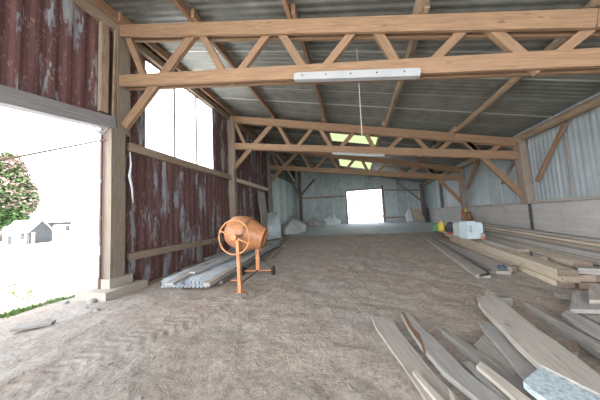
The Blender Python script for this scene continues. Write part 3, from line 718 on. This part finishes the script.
# tools stood by the slim post
b = V((5.22, 12.4, .95))
t = empty('tool_bag', (5.2, 12.5, ramp(12.5) + .56), 'orange and black tool bag on the boards by the slim post', 'tool bag')
blob('bag_body', (5.2, 12.5, ramp(12.5) + .56), (.17, .28, .36), BANDM, t, .3, 3, 3, True, 2.)
MB().tube([(5.1, 12.3, 1.28), (5.12, 12.35, 1.42), (5.2, 12.65, 1.42), (5.22, 12.7, 1.28)], .025, 6).build('handle', YELLOW, t)
o = board('broomstick', (5.16, 13.0, ramp(13) + .56), (5.28, 13.1, 1.35), .05, .05, REDP); tag(o, 'red stick leaning against the concrete wall beside the slim post', 'stick')

# ================================================================== FOREGROUND PLANKS
def pp(name, L, R_, h, thick, m, label, ext=0., cat='plank', group='loose planks in the right foreground', ext_h=0.):
    l = [GG(a, b, h) for a, b in L]; r = [GG(a, b, h) for a, b in R_]
    if ext:
        d = ((l[-1] + r[-1]) / 2 - (l[0] + r[0]) / 2); d.z = 0; d.normalize(); d *= ext; d.z = ext_h
        l.append(l[-1] + d); r.append(r[-1] + d)
    return tag(plank_poly(name, l, r, thick, m), label, cat, group)
pp('loose_plank', [(371, 315), (376, 327), (384, 338), (412, 378), (427, 400)], [(391, 318), (400, 331), (410, 344), (432, 371), (461, 400)], .045, .045, W_BOARD, 'wide weathered plank lying furthest left in the foreground', .9)
pp('waney_plank', [(401, 313), (409, 328), (421, 345), (443, 371), (480, 400)], [(407, 311), (421, 326), (437, 341), (468, 372), (503, 400)], .085, .05, W_GREY, 'grey plank with an orange bark edge second from the left', .8)
l = [GG(a, b, .088) for a, b in ((401.5, 312), (409, 327), (414, 334), (421, 344), (424, 351))]; r = [GG(a, b, .088) for a, b in ((404.5, 312), (413, 327), (419, 333), (423, 342), (425.5, 350))]
o = plank_poly('bark_strip', l, r, .03, W_PURLIN); w = [x for x in bpy.data.objects if x.name == 'waney_plank'][0]
mw = o.matrix_basis.copy(); o.parent = w; o.matrix_parent_inverse = w.matrix_basis.inverted(); o['label'] = 'orange bark edge'
pp('narrow_batten', [(412.5, 371), (424, 385), (437, 400)], [(416, 369.5), (429, 384), (445, 400)], .075, .03, W_PALEG, 'narrow pale batten lying on top of the wide weathered plank', .5)
pp('wood_splinter', [(448, 389), (450, 400)], [(449, 388), (456, 400)], .075, .02, W_PALEG, 'short pointed splinter on the wide plank at the bottom edge', .2)
pp('dark_batten', [(441, 329.5), (482, 362), (530, 399)], [(443.5, 327), (489, 358), (533, 389)], .085, .08, W_DARK, 'long dark edged batten third from the left, tip by itself on the earth', .7)
pp('pale_batten', [(476, 365), (497, 382), (517, 400)], [(481, 361), (505, 379), (529, 398)], .105, .04, W_PALEG, 'pale narrow batten beside the dark edged one', .6)
pp('grey_batten', [(462, 362), (478, 378), (502, 400)], [(471, 361), (489, 376), (512, 400)], .05, .05, W_GREY, 'low grey batten between the bark edged plank and the pale batten', .6)
pp('short_board', [(474, 345), (484, 357), (507, 384)], [(484, 334), (500, 352), (521, 377)], .05, .04, W_MID, 'short grey board under the sloping ones left of the speckled slab', .2)
pp('sloping_board', [(479, 322), (484, 330), (505, 354), (525, 379)], [(492, 322), (500, 328), (520, 345), (541, 364)], .09, .035, W_GREY, 'grey board lying partly under the left edge of the big wide plank', .2)
pp('wide_plank', [(478, 301), (483, 308), (502, 327), (517, 343), (540, 364), (600, 394)], [(489, 291), (497, 296), (520, 315), (540, 331), (556, 341), (600, 375)], .19, .065, W_BOARD, 'big wide plank with a split ragged end, longest in the foreground', .7)
wp = [x for x in bpy.data.objects if x.name == 'wide_plank'][0]
for a, b, w_ in (((483, 306), (477.5, 297.5), .07), ((484.5, 301), (481, 295.5), .07), ((487, 297), (485.5, 291), .06), ((490, 294), (487, 289), .07)):
    p, q = GG(*a, .165), GG(*b, .165); e = board('splinter', p, q, w_, .045, W_PALEG, wp, taper=.25, seg=2)
    e.matrix_basis = wp.matrix_basis.inverted() @ (Matrix.Translation(p) @ frame(p, q).to_4x4()); e['label'] = 'pale broken splinter'
p = GG(494, 305, .0); o = board('wood_block', p + V((-.12, .02, .06)), p + V((.22, .02, .06)), .1, .12, W_DARK); tag(o, 'dark offcut propping up the far end of the big wide plank', 'block')
pp('speckled_slab', [(523, 381), (535, 391), (548, 400.5)], [(542, 365), (562, 375), (594, 391)], .175, .05, SPECK, 'pale blue speckled slab between the planks at the bottom right', .3, 'slab', None)
p, q = GG(526, 305, .1), GG(600, 347, .12); d = (q - p); q2 = q + d.normalized() * .6
o = board('edge_board', V((p.x, p.y, .07)), V((q2.x, q2.y, .08)), .03, .14, W_DARK); tag(o, 'thin dark board standing on edge right of the big wide plank', 'plank', 'loose planks in the right foreground')
pp('thin_board', [(535, 311), (560, 326), (600, 350)], [(540, 309), (566, 322), (600, 341)], .04, .03, W_GREY, 'thin grey board lying just behind the board on edge', .5)
pp('round_edged_plank', [(561, 314), (578, 327), (600, 341)], [(568, 310), (583, 317), (600, 326)], .11, .07, W_GREY, 'mauve grey plank end right of the board on edge', .9)
pp('flat_board', [(572, 291), (571, 300), (570, 309)], [(592, 291), (597, 300), (612, 310)], .12, .05, W_GREY, 'square pale grey board lying flat below the brown board ends', 0)
pp('flat_board', [(590, 285), (588, 292), (589, 300)], [(604, 284), (610, 292), (616, 300)], .17, .045, W_BOARD, 'pale board on top of the square grey one at the right edge', 0)
pp('low_board', [(578, 312), (590, 318), (606, 326)], [(585, 309), (600, 313), (615, 320)], .05, .05, W_BOARD, 'grey board under the square one above the mauve plank', .3)
p = GG(584, 301); o = board('timber_bearer', V((p.x - .25, p.y + .1, .035)), V((p.x + .6, p.y + .05, .035)), .12, .07, W_DARK); tag(o, 'dark bearer under the square grey board', 'bearer')
pp('offcut', [(558, 342), (563, 348), (568, 354)], [(577, 341), (578, 346), (578, 352)], .04, .04, W_END, 'short brown offcut between the big wide plank and the board on edge', 0, 'offcut', None)

# ================================================================== LOOSE STONES, CHIPS
def scatter(name, m, n, region, smin, smax, label, cat, flat=.55, chip=False):
    bm = bmesh.new()
    for _ in range(n):
        x, y = region(); s = random.uniform(smin, smax) * random.uniform(.6, 1.)
        c = V((x, y, ramp(y) + bumps(x, y) + track(x, y) + s * .12)); R = Matrix.Rotation(random.uniform(0, 6.3), 3, 'Z')
        if chip: S = V((s * 2.2, s * .45, s * .25))
        else: S = V((s, s * random.uniform(.6, 1), s * flat))
        r = bmesh.ops.create_icosphere(bm, subdivisions=1, radius=1)
        for v in r['verts']:
            k = v.co * (1 + .3 * noise.noise(v.co * 2 + V((x * 9, y * 9, 0))))
            v.co = c + R @ V((k.x * S.x, k.y * S.y, k.z * S.z))
    o = finish(name, bm, m); return tag(o, label, cat, None, 'stuff')
def reg():
    while True:
        x, y = random.uniform(-5, 3.2), 1.5 + 6 * random.random() ** 1.6
        if -6 < x < 3.2: return x, y
scatter('gravel', STONE, 520, reg, .006, .021, 'small stones strewn over the earth floor', 'gravel')
scatter('wood_debris', CHIP, 260, reg, .008, .022, 'wood chips and twigs strewn over the earth floor', 'debris', chip=True)
for px, py, s, lab in ((92, 303, .09, 'pale stone beside the near corner of the post plinth'), (86, 309, .05, 'small stone in front of the post plinth'), (97, 311, .055, 'rounded stone in front of the near plinth corner, farther from the grass'), (66, 303, .06, 'stone between the grass edge and the post plinth')):
    p = GG(px, py); o = blob('loose_stone', p - V((0, 0, .01)), (s, s * .8, s * .7), STONE, None, .3, 2, 2, True, px); tag(o, lab, 'stone', 'stones by the post plinth')
p, q = GG(14, 329, .02), GG(54, 322, .02)
o = board('slate_slab', p, q, .12, .035, W_DARK, seg=4, wob=.04); tag(o, 'flat grey slab of wood half sunk in the earth at the left', 'slab')
p, q = GG(349, 384, .02), GG(353, 390, .02); o = board('wood_chip', p, q, .02, .015, W_DARK); tag(o, 'dark sliver of wood alone on the earth near the bottom centre', 'wood chip')

# ================================================================== OUTSIDE
# strip of grass along the edge of the barn
bm = bmesh.new()
for _ in range(6000):
    y = random.uniform(-1, 4.6); x = -6.2 + random.gauss(0, .12); h = random.uniform(.04, .12); a = random.uniform(0, 6.3); w = .008
    if noise.noise(V((y * 1.4, 5, 0))) < -.15 and random.random() < .8: continue
    z = -.07; dx, dy = math.cos(a) * w, math.sin(a) * w; lx, ly = random.gauss(0, .03), random.gauss(0, .03)
    bm.faces.new([bm.verts.new(c) for c in ((x - dx, y - dy, z), (x + dx, y + dy, z), (x + lx, y + ly, z + h))])
tag(finish('grass', bm, GRASS), 'strip of short grass along the edge of the open bay', 'grass', None, 'stuff')
def leaves(bm, c, rad, n, size, seed=0, shell=.55):
    for _ in range(n):
        while True:
            d = V((random.uniform(-1, 1), random.uniform(-1, 1), random.uniform(-1, 1)))
            if shell * shell < d.length_squared <= 1: break
        k = 1 + .35 * noise.noise(d * 2.2 + V((seed, 0, 0)))
        p = V(c) + V((d.x * rad[0] * k, d.y * rad[1] * k, d.z * rad[2] * k))
        R = Matrix.Rotation(random.uniform(0, 6.3), 3, 'Z') @ Matrix.Rotation(random.uniform(0, 3.1), 3, 'X'); s = size * random.uniform(.6, 1.3)
        bm.faces.new([bm.verts.new(p + R @ V(q) * s) for q in ((-.5, 0, 0), (0, -.35, .1), (.6, 0, 0), (0, .35, .1))])
for px, s, hh, lab in ((13, 0, .50, 'taller leafy weed in the grass at the left edge'), (27, 4, .38, 'smaller weed with pinkish tips right of the taller one')):
    p = GZ(px, 303 - (px - 13) * .12, -.06)
    t = empty('weed', p, lab, 'weed', 'weeds in the grass strip')
    MB().tube([p, p + V((.02, .01, hh * .8))], .006, 5).build('stem', GRASS, t)
    bm = bmesh.new(); leaves(bm, p + V((.01, 0, hh * .45)), (.10, .10, hh * .4), 70, .06, s, .1); finish('foliage', bm, GRASS, t, (0, 0, 0)).location = -p
    bm = bmesh.new(); leaves(bm, p + V((.01, 0, hh * .85)), (.06, .06, hh * .2), 26, .04, s, .1); finish('blossom', bm, BLOSSOM, t, (0, 0, 0)).location = -p
bm = bmesh.new()
for _ in range(90):
    k = random.random()
    x, y = (random.uniform(-16, -9), random.uniform(4, 9)) if k < .5 else (random.uniform(-30, -10), random.uniform(4, 16))
    r = bmesh.ops.create_icosphere(bm, subdivisions=1, radius=1); s = random.uniform(.03, .10)
    for v in r['verts']: v.co = V((x, y, -.06 + (x + 9) * .03436)) + V((v.co.x * s * 2, v.co.y * s * 2, v.co.z * s * .5))
tag(finish('yard_debris', bm, BARK), 'dark clods and litter scattered over the pale yard', 'debris', None, 'stuff')
# chestnut tree
tp = GZ(0, 241.3, -1.4)
TS = 1.5
t = empty('blossoming_tree', tp, 'big green tree with pale pink blossom seen through the open bay', 'tree')
MB().tube([tp, tp + V((.2, 0, 3)), tp + V((0, .2, 8))], [.5, .4, .2], 8).build('trunk', BARK, t, True)
bm = bmesh.new()
for k, (dx, dy, dz, r) in enumerate(((0, 0, 8.3, 4.4), (1.2, 2.6, 6.4, 3.2), (-1.5, -3, 7, 4.4), (0, .8, 10.6, 3.1), (1., 1.6, 4.2, 2.6), (.5, -2.5, 4.5, 3.))):
    leaves(bm, tp + V((dx * 1.2, dy * 1.2, dz * 1.33 * TS)), (r * 1.25, r * 1.25, r * 1.25 * TS), int(1300 * r), .9, k * 3, .35)
finish('crown', bm, LEAF, t, (0, 0, 0)).location = -tp
bm = bmesh.new()
for k, (dx, dy, dz, r) in enumerate(((.6, 0, 8.5, 4.6), (1.8, 2.6, 6.6, 3.3), (-.8, -3, 7.3, 4.5), (.5, .8, 10.9, 3.2))):
    leaves(bm, tp + V((dx * 1.2, dy * 1.2, dz * 1.33 * TS)), (r * 1.25, r * 1.25, r * 1.25 * TS), int(260 * r), .9, k * 3, .75)
finish('blossom', bm, BLOSSOM, t, (0, 0, 0)).location = -tp
# houses
hb = GZ(28.5, 244.2, -1.4)
# long wall of the small house faces us on the left; its dark boarded gable on the right
def house2(corner, wall_dir, wl_, gable_dir, gl, he, hr, label, cat, wallm, gablem, roofm, holes):
    t = empty('farm_building', corner, label, cat, 'farm buildings across the yard'); b = V(corner); Z = V((0, 0, 1)); u, v = V(wall_dir), V(gable_dir)
    def mesh(name, faces, m):
        bm = bmesh.new()
        for f in faces: bm.faces.new([bm.verts.new(x - b) for x in f])
        return finish(name, bm, m, t, b)
    G0 = [b, b + v * gl, b + v * gl + Z * he, b + v * gl / 2 + Z * hr, b + Z * he]
    mesh('long_wall', [[b, b + u * wl_, b + u * wl_ + Z * he, b + Z * he]], wallm)
    mesh('long_wall', [[x + v * gl for x in (b, b + u * wl_, b + u * wl_ + Z * he, b + Z * he)]], wallm)
    mesh('gable', [G0], gablem); mesh('gable', [[x + u * wl_ for x in G0]], wallm)
    k = (hr - he) / (gl / 2); bm = bmesh.new(); ov = .3
    for e0 in (b - v * ov + Z * (he - k * ov), b + v * (gl + ov) + Z * (he - k * ov)):
        r0 = b + v * gl / 2 + Z * hr; q = [e0 - u * ov, e0 + u * (wl_ + ov), r0 + u * (wl_ + ov), r0 - u * ov]
        A = [bm.verts.new(x - b) for x in q]; B = [bm.verts.new(x - b + Z * .16) for x in q]
        bm.faces.new(A); bm.faces.new(B)
        for i in range(4): bm.faces.new((A[i], A[(i + 1) % 4], B[(i + 1) % 4], B[i]))
    finish('roof', bm, roofm, t, b)
    rot = Matrix.Rotation(math.atan2(u.y, u.x), 3, 'Z'); rg = Matrix.Rotation(math.atan2(v.y, v.x), 3, 'Z')
    for nm, on, s, z0, w, h, m in holes:
        d = u if on == 'w' else v
        MB().box(b + d * (s + w / 2) + Z * (z0 + h / 2), (w, .1, h), rot if on == 'w' else rg).build(nm, m, t)
    return t
view = V((hb.x, hb.y, 0)).normalized(); rt = V((-view.y, view.x, 0)) * -1
rt = V((view.y, -view.x, 0))          # to the right as seen from the barn
be = math.radians(42)
house2(hb, (-rt * math.cos(be) + view * math.sin(be)), 4.6, (rt * math.sin(be) + view * math.cos(be)), 5.0, 2.7, 4.9,
       'small white house with a dark gable farthest left across the yard', 'house', HWALL, HBOARD, HROOF,
       [('door', 'w', 3.0, .2, .7, 1.7, HBOARD), ('window', 'w', .8, 1., .6, 1.3, HBOARD), ('pale_door', 'g', .5, .2, .7, 2.2, HROOF), ('shutter', 'w', .02, .0, .3, 2.5, HBOARD)])
hb2 = GZ(44, 242.2, -1.4) + view * 3.5
t = empty('farm_building', hb2, 'long white barn with a stone end beside the small house', 'barn', 'farm buildings across the yard')
L_, D_, he, hr, inn = 26, 12, 4.6, 10.2, 4.2
Z = V((0, 0, 1)); fp = [hb2, hb2 + rt * L_, hb2 + rt * L_ + view * D_, hb2 + view * D_]
def hmesh(name, faces, m):
    bm = bmesh.new()
    for f in faces: bm.faces.new([bm.verts.new(x - hb2) for x in f])
    return finish(name, bm, m, t, hb2)
wq = lambda p, q: [p, q, q + Z * he, p + Z * he]
hmesh('long_wall', [wq(fp[0] + rt * 1.5, fp[1]), wq(fp[1], fp[2]), wq(fp[2], fp[3])], HWALL)
hmesh('stone_end', [wq(fp[0], fp[0] + rt * 1.5), wq(fp[3], fp[0])], HSTONE)
ex = lambda p, sx, sy: p + rt * sx * .3 + view * sy * .3 + Z * (he - .1)
E4 = [ex(fp[0], -1, -1), ex(fp[1], 1, -1), ex(fp[2], 1, 1), ex(fp[3], -1, 1)]
R0 = hb2 + rt * inn + view * D_ / 2 + Z * hr; R1 = hb2 + rt * (L_ - inn) + view * D_ / 2 + Z * hr
hmesh('roof', [[E4[0], E4[1], R1, R0], [E4[1], E4[2], R1], [E4[2], E4[3], R0, R1], [E4[3], E4[0], R0]], HROOF)
rot = Matrix.Rotation(math.atan2(rt.y, rt.x), 3, 'Z')
MB().box(hb2 + rt * 4.0 + Z * 2.9, (.7, .14, 1.3), rot).build('window', HBOARD, t)
MB().box(hb2 + rt * 3.0 + Z * 4.2, (3.2, .12, .7), rot).build('eave_board', HSTONE, t)
bm = bmesh.new()
for k in range(9):
    f = k / 8; p = hb2 + rt * (1.2 + inn * f) + view * (D_ / 2 * (.15 + f)) + Z * (he + 1.0 + (hr - he - .5) * f)
    leaves(bm, p, (.9, .9, .6), 45, .4, k, .1)
c0 = hb2 + Z * he
for v in bm.verts: v.co -= c0
o = finish('roof_creeper', bm, BARK, None, c0); tag(o, 'grey leafless shrubs showing above the roof of the long white barn', 'shrub')
# through the back doorway
t0 = V((3.5, 62, .6)); t = empty('distant_tree', t0, 'thin pale tree far beyond the back doorway', 'tree')
MB().tube([t0, t0 + V((-.1, 0, 3.2))], [.22, .1], 6).build('trunk', BARK, t)
bm = bmesh.new()
for k, (dx, dz, r) in enumerate(((-3.2, 3.2, 1.0), (0, 3.6, 1.3), (2.2, 3.3, 1.1))): leaves(bm, t0 + V((dx, 0, dz)), (r * 1.3, r, r * .6), 60, .5, k, .2)
finish('crown', bm, LEAFP, t, (0, 0, 0)).location = -t0
bm = bmesh.new()
for k in range(26): leaves(bm, V((-6 + .7 * k, 36, .75)), (.6, .5, .35), 60, .22, k, .1)
for v in bm.verts: v.co -= V((3, 36, .6))
o = finish('low_hedge', bm, LEAFP, None, (3, 36, .6)); tag(o, 'low green hedge across the ground outside the back doorway', 'hedge')

# ================================================================== LIGHT
w = bpy.data.worlds.new('sky'); SC.world = w; w.use_nodes = True; nt = w.node_tree
bg = nt.nodes['Background']; bg.inputs['Strength'].default_value = 1.0
tc = nd(nt, 'ShaderNodeTexCoord'); sp = nd(nt, 'ShaderNodeSeparateXYZ'); nt.links.new(tc.outputs['Generated'], sp.inputs[0])
c = rampn(nt, sp.outputs[2], [(0., (1.12, 1.12, 1.12)), (.35, (.80, .83, .87)), (.8, (.46, .52, .60))]); nt.links.new(c, bg.inputs['Color'])
sd = bpy.data.lights.new('sun', 'SUN'); so = bpy.data.objects.new('sun', sd); COL.objects.link(so)
sd.energy = 3.2; sd.angle = .02; sd.color = (1, .96, .9)
so.rotation_euler = V((.11, -.60, 1.)).to_track_quat('Z', 'Y').to_euler()
vs = SC.view_settings; vs.view_transform = 'Standard'; vs.look = 'None'; vs.gamma = 1; vs.use_curve_mapping = False
vs.exposure = 2.75
SC.cycles.max_bounces = 14; SC.cycles.diffuse_bounces = 8; SC.cycles.use_denoising = True
